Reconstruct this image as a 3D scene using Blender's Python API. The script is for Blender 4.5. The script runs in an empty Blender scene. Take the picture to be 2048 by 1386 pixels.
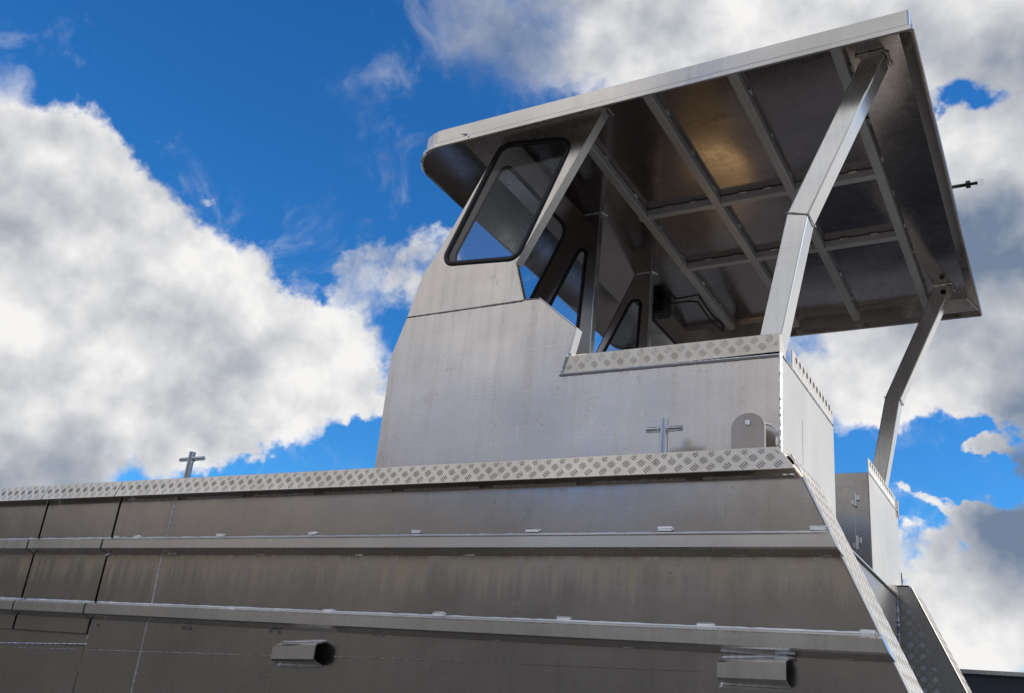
import bpy, bmesh, math, random
from mathutils import Vector, Matrix
from math import sin, cos, pi, radians
random.seed(7)

# ------------------------------------------------------------------ camera
W, H, F = 2048.0, 1386.0, 1894.4
YAW, PITCH, ROLL = -0.551644, 0.382011, -0.105538
CAM = Vector((0, 0, 1.65))
_f = Vector((sin(YAW)*cos(PITCH), cos(YAW)*cos(PITCH), sin(PITCH)))
_r = Vector((cos(YAW), -sin(YAW), 0)); _d = -_r.cross(_f)
C_R = _r*cos(ROLL) + _d*sin(ROLL); C_D = _d*cos(ROLL) - _r*sin(ROLL); C_F = _f
sc = bpy.context.scene
cd = bpy.data.cameras.new('camera'); cam = bpy.data.objects.new('camera', cd)
sc.collection.objects.link(cam); sc.camera = cam
cd.sensor_width = 36.0; cd.lens = F/W*36.0; cd.clip_start = 0.05; cd.clip_end = 3000
cam.matrix_world = Matrix(((C_R.x, -C_D.x, -C_F.x, CAM.x), (C_R.y, -C_D.y, -C_F.y, CAM.y), (C_R.z, -C_D.z, -C_F.z, CAM.z), (0, 0, 0, 1)))

def ray(x, y): return C_R*((x-W/2)/F) + C_D*((y-H/2)/F) + C_F
def P(x, y, axis, val):                 # pixel -> point on the plane axis = val
    d = ray(x, y); i = 'xyz'.index(axis); return CAM + d*((val-CAM[i])/d[i])

# ------------------------------------------------------------------ view, sun, sky
sc.view_settings.view_transform = 'Standard'; sc.view_settings.look = 'None'
sc.view_settings.exposure = 0.0; sc.view_settings.gamma = 1.0; sc.view_settings.use_curve_mapping = False
sc.cycles.max_bounces = 10; sc.cycles.glossy_bounces = 6; sc.cycles.transparent_max_bounces = 12
sc.cycles.sample_clamp_indirect = 6.0; sc.cycles.use_denoising = True; sc.cycles.denoising_prefilter = 'NONE'
SUN_EL, SUN_AZ = radians(30), radians(20)     # azimuth measured from +X towards +Y
SUN = Vector((cos(SUN_EL)*cos(SUN_AZ), cos(SUN_EL)*sin(SUN_AZ), sin(SUN_EL)))
sl = bpy.data.lights.new('sun', 'SUN'); sl.energy = 4.6; sl.angle = radians(0.6); sl.color = (1.0, 0.93, 0.83)
so = bpy.data.objects.new('sun', sl); sc.collection.objects.link(so)
so.rotation_euler = (-SUN).to_track_quat('-Z', 'Y').to_euler(); so.location = SUN*60

wd = bpy.data.worlds.new('World'); sc.world = wd; wd.use_nodes = True
wd.cycles.sampling_method = 'MANUAL'; wd.cycles.sample_map_resolution = 256
SKY_S = 0.10
class NT:
    def __init__(s, t): s.t = t; s.n = t.nodes; s.l = t.links
    def new(s, k, **kw):
        n = s.n.new(k)
        for a, v in kw.items(): setattr(n, a, v)
        return n
    def put(s, sock, v):
        if hasattr(v, 'is_output') or isinstance(v, bpy.types.NodeSocket): s.l.new(v, sock)
        elif v is not None: sock.default_value = v
    def m(s, op, a, b=None, c=None, clamp=False):
        n = s.new('ShaderNodeMath', operation=op, use_clamp=clamp)
        for i, v in enumerate((a, b, c)):
            if v is not None: s.put(n.inputs[i], v)
        return n.outputs[0]
    def vm(s, op, a, b=None, scale=None):
        n = s.new('ShaderNodeVectorMath', operation=op)
        s.put(n.inputs[0], a)
        if b is not None: s.put(n.inputs[1], b)
        if scale is not None: s.put(n.inputs['Scale'], scale)
        return n.outputs['Value'] if op in ('LENGTH', 'DISTANCE', 'DOT_PRODUCT') else n.outputs[0]
    def rng(s, v, a, b, c, d, smooth=False):
        n = s.new('ShaderNodeMapRange')
        if smooth: n.interpolation_type = 'SMOOTHSTEP'
        for i, q in enumerate((v, a, b, c, d)): s.put(n.inputs[i], q)
        return n.outputs[0]
    def noise(s, vec, scale, detail=4, rough=.5, color=False, dist=0):
        n = s.new('ShaderNodeTexNoise'); s.put(n.inputs['Vector'], vec)
        n.inputs['Scale'].default_value = scale; n.inputs['Detail'].default_value = detail
        n.inputs['Roughness'].default_value = rough; n.inputs['Distortion'].default_value = dist
        return n.outputs['Color' if color else 'Fac']
    def mix(s, f, a, b, mode='MIX'):
        n = s.new('ShaderNodeMix', data_type='RGBA', blend_type=mode)
        s.put(n.inputs[0], f); s.put(n.inputs[6], a); s.put(n.inputs[7], b); return n.outputs[2]

# cloud density as a node group over the view direction.  (x px, y px, radius px, weight)
BL = [(-90, 420, 380, 1.0), (40, 330, 200, .7), (120, 500, 280, 1.0), (300, 560, 240, 1.0), (180, 760, 330, 1.0), (460, 640, 220, .95),
      (560, 740, 240, .95), (650, 630, 160, .9), (720, 700, 150, .95), (740, 790, 110, .6), (-60, 900, 260, .9), (330, 330, 62, .95), (430, 425, 50, .6), (540, 430, 45, .6), (250, 300, 50, .5), (420, 820, 180, .6), (600, 830, 130, .5),
      (760, 500, 120, .85), (850, 480, 110, .85), (800, 560, 80, .6), (720, 840, 70, .35), (580, 395, 55, .34), (740, 240, 55, .32), (40, 965, 120, .5), (700, 460, 60, .4),
      (40, 90, 60, .25), (720, 600, 60, .5),
      (860, -60, 190, .6), (1060, 20, 230, .8), (1010, 130, 150, .5), (920, 110, 110, .35), (1300, 60, 330, 1.0), (1600, 0, 380, 1.0), (1900, 60, 300, 1.0),
      (2050, 150, 250, .8), (1960, 300, 110, .9), (2050, 300, 110, .8), (2050, 420, 240, 1.0), (1800, 560, 260, .8), (2060, 620, 260, 1.0), (1740, 720, 190, 1.0),
      (1900, 720, 160, .85), (1830, 790, 100, .7), (1990, 790, 90, .75), (1705, 930, 44, 1.1), (1830, 972, 50, 1.2), (1880, 985, 48, 1.2), (1945, 1015, 66, 1.5), (1915, 870, 48, 1.0),
      (1985, 925, 56, 1.3), (2120, 960, 190, 1.1), (1870, 1110, 120, .9), (1960, 1120, 150, .95), (1800, 1075, 60, .6), (1990, 1290, 190, 1.0), (1850, 1250, 90, .7),
      (2250, 800, 260, .9), (1500, 700, 200, .4), (2080, 1180, 120, .8), (1810, 1030, 35, .4)]
NEG = [(420, 160, 400, -.9), (640, 300, 240, -.7), (560, 60, 300, -.7), (1925, 222, 62, -1.5), (1990, 216, 62, -1.3), (1790, 920, 140, -1.0), (1935, 950, 110, -1.0), (1960, 850, 60, -.6), (1860, 1045, 60, -.6), (1900, 1190, 55, -.7),
       (720, 925, 110, -.7), (480, 950, 120, -.7), (850, 760, 100, -.7), (960, 330, 120, -.6), (250, 965, 55, -.35), (620, 545, 40, -.5), (1850, 920, 50, -.5), (560, 530, 40, -.3), (1720, 840, 60, -.3)]
def cloud_group(cheap=False):
    g = bpy.data.node_groups.new('cloud_density', 'ShaderNodeTree')
    g.interface.new_socket('Vector', in_out='INPUT', socket_type='NodeSocketVector')
    g.interface.new_socket('Density', in_out='OUTPUT', socket_type='NodeSocketFloat')
    t = NT(g); gi = t.new('NodeGroupInput'); go = t.new('NodeGroupOutput')
    v = t.vm('NORMALIZE', gi.outputs[0])
    w1 = t.vm('SCALE', t.vm('SUBTRACT', t.noise(v, 5.0, 2, .55, True), (.5, .5, .5)), scale=.16)
    vw = t.vm('ADD', v, w1)
    if not cheap:
        w2 = t.vm('SCALE', t.vm('SUBTRACT', t.noise(v, 22.0, 4, .62, True), (.5, .5, .5)), scale=.075)
        vw = t.vm('ADD', vw, w2)
    acc = None
    for (x, y, r, w) in BL + NEG:
        c = ray(x, y).normalized()
        k = ray(x, y).length
        d = t.vm('DISTANCE', vw, tuple(c))
        b = t.rng(d, 0.0, r/F/k*1.12, w, 0.0, True)
        acc = b if acc is None else t.m('ADD', acc, b)
    # elsewhere in the sky: the same kind of broken cumulus, driven by noise only
    ctr = C_F.normalized()
    out = t.rng(t.vm('DISTANCE', v, tuple(ctr)), .62, .85, 0.0, 1.0, True)
    gen = t.rng(t.noise(t.vm('ADD', vw, (3.1, 1.7, .4)), 2.3, 2, .5), .385, .55, 0.0, 1.2, True)
    acc = t.m('ADD', t.m('MULTIPLY', t.m('MINIMUM', t.m('MAXIMUM', acc, -1.0), 1.25), t.m('SUBTRACT', 1.0, out)), t.m('MULTIPLY', gen, out))
    f1 = t.m('MULTIPLY', t.m('SUBTRACT', t.noise(vw, 8.5, 7, .56), .5), 2.0)
    t.l.new(t.m('ADD', acc, f1), go.inputs[0])
    return g
CG = cloud_group()
DARK = [(180, 860, 300, .32), (420, 800, 180, .15), (960, 40, 260, .5), (1250, 20, 300, .35), (2060, 560, 280, .8), (2070, 980, 190, 1.0), (1780, 600, 200, .3), (1930, 470, 130, .4), (2060, 110, 160, .35), (2060, 1130, 130, .5)]
t = NT(wd.node_tree); t.n.clear()
tc = t.new('ShaderNodeTexCoord'); vdir = tc.outputs['Generated']
sky = t.new('ShaderNodeTexSky', sky_type='NISHITA', sun_disc=False)
sky.sun_elevation = SUN_EL; sky.sun_rotation = pi/2 - SUN_AZ
sky.altitude = 300; sky.air_density = 1.0; sky.dust_density = 0.35; sky.ozone_density = 3.0
hs = t.new('ShaderNodeHueSaturation'); hs.inputs['Saturation'].default_value = 1.24; hs.inputs['Value'].default_value = 1.75
t.l.new(sky.outputs[0], hs.inputs['Color'])
def dens(v, g=CG):
    n = t.new('ShaderNodeGroup'); n.node_tree = g; t.put(n.inputs[0], v); return n.outputs[0]
d0 = dens(vdir)
lightdir = (SUN + Vector((-.9, 0, .9))).normalized()
sm_ = None                                      # thin, veil-like cloud fades in slowly
for (x, y, r, w) in ((900, 60, 330, 1.3), (1020, 170, 160, .8), (740, 240, 120, 1.0), (800, 640, 200, .5), (30, 90, 150, 1.5), (1955, 215, 130, .9)):
    b_ = t.rng(t.vm('DISTANCE', vdir, tuple(ray(x, y).normalized())), 0.0, r/F/ray(x, y).length*1.2, w, 0.0, True)
    sm_ = b_ if sm_ is None else t.m('ADD', sm_, b_)
alpha = t.rng(d0, .16, t.m('ADD', .68, sm_), 0.0, 1.0, True)
wisp = t.m('MULTIPLY', t.rng(t.noise(t.vm('ADD', vdir, t.vm('SCALE', t.noise(vdir, 6.0, 1, .5, True), scale=.25)), 13.0, 7, .62), .52, .78, 0.0, .45, True), t.rng(d0, -.95, .25, 0.0, 1.0, True))
alpha = t.m('MAXIMUM', alpha, wisp)
soft = t.noise(vdir, 7.0, 5, .5)
soft2 = t.noise(t.vm('ADD', vdir, tuple(lightdir*0.03)), 7.0, 5, .5)     # relief towards the light
thick = t.rng(d0, .5, 1.35, 0.0, 1.0, True)
sh = t.m('ADD', t.m('MULTIPLY', t.m('SUBTRACT', soft, soft2), 2.2), t.m('MULTIPLY', t.m('SUBTRACT', soft, .5), .7))
sh = t.m('SUBTRACT', t.m('ADD', sh, .90), t.m('MULTIPLY', thick, .10))
for (x, y, r, w) in DARK:
    c = ray(x, y).normalized()
    sh = t.m('SUBTRACT', sh, t.rng(t.vm('DISTANCE', vdir, tuple(c)), 0.0, r/F/ray(x, y).length*1.15, w, 0.0, True))
sh = t.m('MAXIMUM', sh, 0.0)
ramp = t.new('ShaderNodeValToRGB'); t.l.new(sh, ramp.inputs[0])
e = ramp.color_ramp.elements
k = 1.0/SKY_S
e[0].position = 0; e[0].color = (.17*k, .23*k, .33*k, 1)
e[1].position = 1; e[1].color = (.92*k, .91*k, .90*k, 1)
m_ = e.new(.5); m_.color = (.50*k, .52*k, .56*k, 1)
skyblue = t.mix(1.0, hs.outputs[0], (.36, .76, .98, 1), 'MULTIPLY')
skymix = t.mix(alpha, skyblue, ramp.outputs[0])
bg = t.new('ShaderNodeBackground'); t.l.new(skymix, bg.inputs[0]); bg.inputs[1].default_value = SKY_S
wo = t.new('ShaderNodeOutputWorld'); t.l.new(bg.outputs[0], wo.inputs[0])

# ------------------------------------------------------------------ materials
def mat(name):
    m = bpy.data.materials.new(name); m.use_nodes = True; q = NT(m.node_tree)
    b = q.n['Principled BSDF']; return m, q, b
def alu(name, col, rough=.36, stain=.0, stain_col=(.30, .25, .19), spots=.25, wave=.5, dirt=.0, var=.12, rvar=.14, fine=.05, band=False, rmin=.285, dent=0, scr=0):
    m, q, b = mat(name)
    g = q.new('ShaderNodeNewGeometry'); p = g.outputs['Position']
    big = q.noise(p, 1.7, 3, .6); grain = q.noise(q.vm('MULTIPLY', p, (1.0, 40., 40.)), 6.0, 2, .6)
    mid = q.noise(p, 7.0, 5, .72)
    c = q.mix(q.rng(big, .3, .7, 0, 1), tuple(x*(1-var) for x in col)+(1,), tuple(min(1, x*(1+var)) for x in col)+(1,))
    c = q.mix(q.m('MULTIPLY', q.rng(grain, .35, .7, 0, 1), .10), c, tuple(x*.72 for x in col)+(1,))
    r = q.m('ADD', rough - rvar/2, q.m('MULTIPLY', mid, rvar))
    if stain:
        st = q.noise(q.vm('MULTIPLY', p, (22.0, 22.0, .7)), 1.0, 4, .7)
        f = q.m('MULTIPLY', q.rng(st, .46, .72, 0, 1, True), q.rng(mid, .36, .62, .1, 1))
        c = q.mix(q.m('MULTIPLY', f, stain), c, stain_col+(1,))
        r = q.m('ADD', r, q.m('MULTIPLY', q.m('SUBTRACT', st, .5), rvar*1.4))
    if band:                                   # lighter brown, rougher streaks just below the upper rub rail
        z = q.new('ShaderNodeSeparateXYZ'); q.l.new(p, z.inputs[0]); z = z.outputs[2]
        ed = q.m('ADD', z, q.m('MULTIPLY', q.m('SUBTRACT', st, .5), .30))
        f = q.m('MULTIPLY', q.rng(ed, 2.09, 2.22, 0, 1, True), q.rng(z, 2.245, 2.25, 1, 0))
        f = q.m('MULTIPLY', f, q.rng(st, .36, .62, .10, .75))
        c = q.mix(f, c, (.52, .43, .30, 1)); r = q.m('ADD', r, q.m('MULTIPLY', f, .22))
    if spots:
        sp = q.noise(p, 75.0, 1, .5); f = q.m('MULTIPLY', q.rng(sp, .69, .74, 0, 1, True), q.rng(mid, .48, .6, 0, 1))
        c = q.mix(q.m('MULTIPLY', f, spots), c, (.12, .10, .085, 1))
        sm = q.m('MULTIPLY', q.rng(mid, .60, .76, 0, 1, True), spots*.7)
        c = q.mix(sm, c, tuple(x*.5 for x in col)+(1,))
    q.put(b.inputs['Base Color'], c)
    b.inputs['Metallic'].default_value = 1.0 - dirt
    q.put(b.inputs['Roughness'], q.m('MAXIMUM', r, rmin))
    nrm = None
    if wave:
        b1 = q.new('ShaderNodeBump'); b1.inputs['Strength'].default_value = wave; b1.inputs['Distance'].default_value = .02
        q.put(b1.inputs['Height'], q.noise(p, 1.9, 1, .45)); nrm = b1.outputs[0]
    if scr:                                    # fine handling scratches in two directions
        for k_, (sx, sz) in enumerate(((3.0, 260.0), (150.0, 9.0))):
            sn = q.noise(q.vm('ADD', q.vm('MULTIPLY', p, (sx, sx, sz)), q.vm('SCALE', q.noise(p, 3.0, 1, .5, True), scale=2.5)), 1.0, 1, .4)
            f = q.m('MULTIPLY', q.rng(sn, .70, .76, 0, 1, True), q.rng(mid, .46, .62, 0, scr))
            c = q.mix(f, c, tuple(min(1, x*1.35) for x in col)+(1,))
        q.put(b.inputs['Base Color'], c)
    if dent:                                   # weld pull: the sheet is slightly quilted between its frames
        b3 = q.new('ShaderNodeBump'); b3.inputs['Strength'].default_value = dent; b3.inputs['Distance'].default_value = .008
        q.put(b3.inputs['Height'], q.noise(q.vm('MULTIPLY', p, (5.0, 5.0, 2.2)), 1.6, 2, .5)); q.l.new(nrm, b3.inputs['Normal']); nrm = b3.outputs[0]
    b2 = q.new('ShaderNodeBump'); b2.inputs['Strength'].default_value = fine; b2.inputs['Distance'].default_value = .0015
    q.put(b2.inputs['Height'], grain)
    if nrm is not None: q.l.new(nrm, b2.inputs['Normal'])
    q.l.new(b2.outputs[0], b.inputs['Normal'])
    return m
M_CABIN = alu('brushed_aluminium_plate', (.685, .632, .588), .26, .28, (.46, .41, .37), .45, .35, dirt=.07, rvar=.14, rmin=.2, dent=.06, scr=.7)
M_STERN = alu('oxidised_aluminium_plate', (.66, .63, .575), .36, .2, (.5, .45, .4), .25, .25, dirt=.27)
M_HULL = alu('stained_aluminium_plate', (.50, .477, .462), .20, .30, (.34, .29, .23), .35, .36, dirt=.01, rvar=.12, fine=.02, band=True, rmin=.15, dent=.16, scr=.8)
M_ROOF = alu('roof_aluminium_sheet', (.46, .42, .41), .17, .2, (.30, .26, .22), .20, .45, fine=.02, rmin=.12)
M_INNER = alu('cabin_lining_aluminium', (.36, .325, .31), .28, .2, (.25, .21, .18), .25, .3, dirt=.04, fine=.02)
M_RIB = alu('roof_rib_aluminium', (.66, .66, .66), .40, 0, spots=.2, wave=0, dirt=.5, fine=0)
M_RAIL = alu('extruded_aluminium', (.80, .785, .76), .22, .2, (.5, .46, .42), .12, .10, dirt=.06, fine=0, rmin=.15)
M_FASCIA = alu('folded_rim_aluminium', (.64, .615, .59), .17, .15, (.6, .57, .53), .08, .06, dirt=.02, fine=0, rmin=.12)
M_POST = alu('box_section_aluminium', (.76, .755, .74), .24, .15, (.56, .54, .51), .10, .12, dirt=.10, fine=0, rmin=.18)
M_PIPE = alu('pipe_aluminium', (.44, .48, .54), .16, 0, spots=.1, wave=0, fine=0, rmin=.1)
M_LUG = alu('lug_aluminium', (.46, .425, .40), .36, .1, spots=.2, wave=.05, dirt=.15, fine=0)
M_TREAD = alu('tread_plate_aluminium', (.80, .74, .655), .34, .4, (.52, .43, .31), .35, .1, dirt=.28, fine=0)
M_TREAD2 = alu('clean_tread_plate_aluminium', (.36, .36, .36), .26, .2, (.28, .25, .22), .25, .1, dirt=.03, fine=0)
M_BAR = alu('worn_shaded_tread_bar', (.27, .25, .23), .25, 0, spots=0, wave=0, dirt=.1, fine=0)  # worn bars, with their shadow sides and dark reflections put into the colour
M_BAR2 = alu('clean_tread_bar', (.70, .69, .67), .25, 0, spots=0, wave=0, dirt=.1, fine=0)
M_WELD = alu('bright_weld_bead', (.84, .86, .90), .28, 0, spots=.15, wave=0, dirt=.1, fine=0)
M_DECK = alu('deck_aluminium', (.17, .155, .14), .40, .4, (.3, .26, .2), .4, .2, dirt=.3)
def plain(name, col, rough=.5, metal=0, nscale=30, amt=.2, bump=.0):
    m, q, b = mat(name)
    g = q.new('ShaderNodeNewGeometry'); n = q.noise(g.outputs['Position'], nscale, 6, .65)
    q.put(b.inputs['Base Color'], q.mix(n, tuple(x*(1-amt) for x in col)+(1,), tuple(x*(1+amt) for x in col)+(1,)))
    b.inputs['Roughness'].default_value = rough; b.inputs['Metallic'].default_value = metal
    if bump:
        bp = q.new('ShaderNodeBump'); bp.inputs['Strength'].default_value = bump; bp.inputs['Distance'].default_value = .01
        q.put(bp.inputs['Height'], n); q.l.new(bp.outputs[0], b.inputs['Normal'])
    return m
M_RUBBER = plain('black_rubber', (.012, .012, .014), .45)
M_PLASTIC = plain('black_plastic', (.015, .015, .017), .35)
M_GRAVEL = plain('gravel', (.060, .058, .058), .95, 0, 3, .35, .6)
M_DARK_BANK = plain('dark_reflection_bank', (.050, .049, .046), .95, 0, .06, .45)  # tone of the added bank that darkens the hull reflections
M_BROWN_HILL = plain('brown_reflection_hill', (.175, .160, .145), .95, 0, .05, .3)  # tone of the added hill ring mirrored in the upper hull
M_TAN = plain('tan_glow_box', (.85, .60, .30), .5, 0, 20, .12)  # bright tan for the added box behind the roof glow
M_TIMBER = plain('timber', (.30, .21, .13), .8, 0, 14, .3)
M_NAVY = plain('blue_grey_hull_paint', (.055, .065, .085), .35, .0, 6, .15)
def glass_mat(name, tint):
    m, q, b = mat(name); q.n.remove(b)
    tr = q.new('ShaderNodeBsdfTransparent'); tr.inputs[0].default_value = tint
    gl = q.new('ShaderNodeBsdfGlossy'); gl.inputs['Roughness'].default_value = .015; gl.inputs[0].default_value = (.95, .97, 1, 1)
    g = q.new('ShaderNodeNewGeometry')                       # same reflectance from either face of the pane
    c = q.m('ABSOLUTE', q.vm('DOT_PRODUCT', g.outputs['Incoming'], g.outputs['Normal']))
    f = q.m('ADD', .02, q.m('MULTIPLY', q.m('POWER', q.m('SUBTRACT', 1.0, c), 5.0), .9), clamp=True)
    mx = q.new('ShaderNodeMixShader'); q.l.new(f, mx.inputs[0])
    q.l.new(tr.outputs[0], mx.inputs[1]); q.l.new(gl.outputs[0], mx.inputs[2])
    q.l.new(mx.outputs[0], q.n['Material Output'].inputs[0]); return m
M_GLASS = glass_mat('window_glass', (.86, .89, .91, 1))
M_LENS = glass_mat('clear_lens', (.93, .95, .95, 1))

# ------------------------------------------------------------------ mesh helpers
COL = sc.collection
def link(name, bm, m, parent=None, smooth=False, kind=None):
    bmesh.ops.recalc_face_normals(bm, faces=bm.faces)
    me = bpy.data.meshes.new(name); bm.to_mesh(me); bm.free()
    if smooth:
        for p in me.polygons: p.use_smooth = True
    me.materials.append(m)
    o = bpy.data.objects.new(name, me); COL.objects.link(o)
    if parent is not None:
        o.parent = parent
        o.matrix_parent_inverse = Matrix.Translation(-ROOTLOC.get(parent.name, Vector()))
    if kind: o['kind'] = kind
    return o
ROOTLOC = {}
def root_of(o):
    while o.parent: o = o.parent
    return o
def thing(name, label, cat, loc, group=None):
    o = bpy.data.objects.new(name, None); COL.objects.link(o); o.location = loc; o.empty_display_size = .2
    o['label'] = label; o['category'] = cat
    if group: o['group'] = group
    ROOTLOC[o.name] = Vector(loc); return o
def bev(bm, w, ang=30, seg=1):
    es = [e for e in bm.edges if len(e.link_faces) == 2 and e.calc_face_angle(0) > radians(ang)]
    if es and w > 0: bmesh.ops.bevel(bm, geom=es, offset=w, segments=seg, affect='EDGES', profile=.5, clamp_overlap=True)
def box(a, b, w=.002, bm=None):
    bm = bm or bmesh.new()
    a, b = Vector(a), Vector(b)
    vs = [bm.verts.new((x, y, z)) for x in (a.x, b.x) for y in (a.y, b.y) for z in (a.z, b.z)]
    for f in ((0, 1, 3, 2), (4, 6, 7, 5), (0, 4, 5, 1), (2, 3, 7, 6), (0, 2, 6, 4), (1, 5, 7, 3)): bm.faces.new([vs[i] for i in f])
    if w:
        bmesh.ops.recalc_face_normals(bm, faces=bm.faces); bev(bm, w)
    return bm
def plate(outline, ext, holes=(), w=.0015):
    """flat plate from a 3-D outline (with optional hole loops), extruded by vector ext"""
    bm = bmesh.new(); es = []
    for loop in [outline]+list(holes):
        vs = [bm.verts.new(p) for p in loop]
        for i in range(len(vs)): es.append(bm.edges.new((vs[i], vs[(i+1) % len(vs)])))
    if holes: bmesh.ops.triangle_fill(bm, use_beauty=True, use_dissolve=False, edges=es)
    else: bm.faces.new(bm.verts[:])
    r = bmesh.ops.extrude_face_region(bm, geom=bm.faces[:])
    bmesh.ops.translate(bm, verts=[v for v in r['geom'] if isinstance(v, bmesh.types.BMVert)], vec=ext)
    bmesh.ops.recalc_face_normals(bm, faces=bm.faces)
    if w: bev(bm, w, 40)
    return bm
def sweep(path, prof, closed=False, bm=None, caps=True, up=Vector((0, 0, 1))):
    """sweep a closed 2-D profile [(u,v)] along a path; u sideways, v towards up; mitred at bends"""
    bm = bm or bmesh.new(); path = [Vector(p) for p in path]; n = len(path); rings = []
    for i, p in enumerate(path):
        a = path[i-1] if (closed or i > 0) else None; c = path[(i+1) % n] if (closed or i < n-1) else None
        d0 = (p-a).normalized() if a is not None else (c-p).normalized()
        d1 = (c-p).normalized() if c is not None else d0
        tg = (d0+d1).normalized(); s = tg.cross(up)
        s = s.normalized() if s.length > 1e-6 else Vector((1, 0, 0)); v = s.cross(tg)
        k = 1.0/max(.5, tg.dot(d1))
        bend = (d1-d0); bend = bend-tg*bend.dot(tg)
        bd = bend.normalized() if bend.length > 1e-5 else None
        ring = []
        for (x, y) in prof:
            o = s*x+v*y
            if bd is not None: o = o+bd*(o.dot(bd)*(k-1))
            ring.append(bm.verts.new(p+o))
        rings.append(ring)
    m = len(prof)
    for i in range(n if closed else n-1):
        A, B = rings[i], rings[(i+1) % n]
        for j in range(m): bm.faces.new((A[j], A[(j+1) % m], B[(j+1) % m], B[j]))
    if caps and not closed: bm.faces.new(rings[0]); bm.faces.new(rings[-1][::-1])
    return bm
def circ(r, n=8, ry=None): return [(r*cos(2*pi*i/n), (ry or r)*sin(2*pi*i/n)) for i in range(n)]
def bead(path, r=.004, step=.012, jit=.22, n=6, up=Vector((0, 0, 1))):
    """weld bead: a lumpy thin tube"""
    pts = [Vector(p) for p in path]; out = []
    for a, b in zip(pts[:-1], pts[1:]):
        k = max(1, int((b-a).length/step)); out += [a.lerp(b, i/k) for i in range(k)]
    out.append(pts[-1])
    bm = sweep(out, circ(r, n), up=up)
    bm.verts.ensure_lookup_table()
    for i, p in enumerate(out):
        s = 1+random.uniform(-jit, jit)
        for j in range(n):
            v = bm.verts[i*n+j]; v.co = p+(v.co-p)*s
    return bm
def lozenge(c, L, hgt, d, along=Vector((1, 0, 0)), out=Vector((0, -1, 0))):
    """short stitch weld: a rounded flat bead"""
    bm = bmesh.new(); upv = along.cross(out).normalized(); c = Vector(c)
    base = [(-L/2, 0), (-L/2+hgt*.5, hgt/2), (L/2-hgt*.5, hgt/2), (L/2, 0), (L/2-hgt*.5, -hgt/2), (-L/2+hgt*.5, -hgt/2)]
    lo = [bm.verts.new(c+along*x+upv*y) for x, y in base]
    hi = [bm.verts.new(c+along*x*.9+upv*y*.6+out*d*random.uniform(.8, 1.1)) for x, y in base]
    bm.faces.new(hi)
    for i in range(6): bm.faces.new((lo[i], lo[(i+1) % 6], hi[(i+1) % 6], hi[i]))
    bm.faces.new(lo[::-1])
    return bm
def roundpoly(pts, radii, seg=7):
    out = []; n = len(pts); pts = [Vector(p) for p in pts]
    for i in range(n):
        p = pts[i]; r = radii[i] if hasattr(radii, '__len__') else radii
        a = (pts[i-1]-p).normalized(); b = (pts[(i+1) % n]-p).normalized()
        ang = a.angle(b); tl = r/math.tan(ang/2); tl = min(tl, .48*(pts[i-1]-p).length, .48*(pts[(i+1) % n]-p).length); r = tl*math.tan(ang/2)
        c = p+(a+b).normalized()*(r/sin(ang/2)); s = p+a*tl-c; e2 = p+b*tl-c
        for k2 in range(seg+1): out.append(c+s.normalized().slerp(e2.normalized(), k2/seg)*r)
    return out
def inset(loop, d):
    """move every point of a planar convex-ish loop inwards by d"""
    n = len(loop); nor = Vector()
    for i in range(n): nor += (loop[i]-loop[0]).cross(loop[(i+1) % n]-loop[0])
    nor.normalize(); out = []
    for i in range(n):
        e0 = (loop[i]-loop[i-1]).normalized(); e1 = (loop[(i+1) % n]-loop[i]).normalized()
        i0 = nor.cross(e0); i1 = nor.cross(e1); b = (i0+i1).normalized(); out.append(loop[i]+b*(d/max(.4, b.dot(i0))))
    return out
def inpoly(p, poly):
    c = False; n = len(poly); j = n-1
    for i in range(n):
        if (poly[i][1] > p[1]) != (poly[j][1] > p[1]) and p[0] < (poly[j][0]-poly[i][0])*(p[1]-poly[i][1])/(poly[j][1]-poly[i][1])+poly[i][0]: c = not c
        j = i
    return c
def tread(parent, o, u, v, poly, pitch=.057, h=.0016, off=(0, 0), m=None):
    """raised five-bar tread on a plane: o origin, u/v in-plane unit vectors, poly outline in (u,v)"""
    o, u, v = Vector(o), Vector(u).normalized(), Vector(v).normalized(); nn = u.cross(v).normalized()
    bm = bmesh.new(); us = [p[0] for p in poly]; vs_ = [p[1] for p in poly]; hp = pitch/2
    for iu in range(int((min(us)-off[0])/hp)-1, int((max(us)-off[0])/hp)+2):
        for iv in range(int((min(vs_)-off[1])/hp)-1, int((max(vs_)-off[1])/hp)+2):
            if (iu+iv) % 2: continue
            cx, cy = off[0]+iu*hp, off[1]+iv*hp; s = 1 if iv % 2 else -1
            ax = (.7071, .7071*s); pe = (-.7071*s, .7071)
            for b in (-1.5, -.5, .5, 1.5):
                L = (.0165 if abs(b) < 1 else .0138); k3 = b*.0074
                mx, my = cx+pe[0]*k3, cy+pe[1]*k3
                ends = [(mx+ax[0]*q*L, my+ax[1]*q*L) for q in (-1, 1)]
                if not (inpoly(ends[0], poly) and inpoly(ends[1], poly)):
                    L *= .45; ends = [(mx+ax[0]*q*L, my+ax[1]*q*L) for q in (-1, 1)]
                    if not (inpoly(ends[0], poly) and inpoly(ends[1], poly)): continue
                wd2 = .0017
                pts = [(-L, 0, 0), (-L*.5, wd2, 0), (L*.5, wd2, 0), (L, 0, 0), (L*.5, -wd2, 0), (-L*.5, -wd2, 0), (-L*.55, 0, h), (L*.55, 0, h)]
                vv = [bm.verts.new(o+u*(mx+ax[0]*a+pe[0]*c2)+v*(my+ax[1]*a+pe[1]*c2)+nn*z) for a, c2, z in pts]
                for f in ((0, 1, 6), (1, 2, 7, 6), (2, 3, 7), (3, 4, 7), (4, 5, 6, 7), (5, 0, 6)): bm.faces.new([vv[i] for i in f])
    return link('tread_bars', bm, m or M_BAR, parent, kind='stuff')

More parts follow.
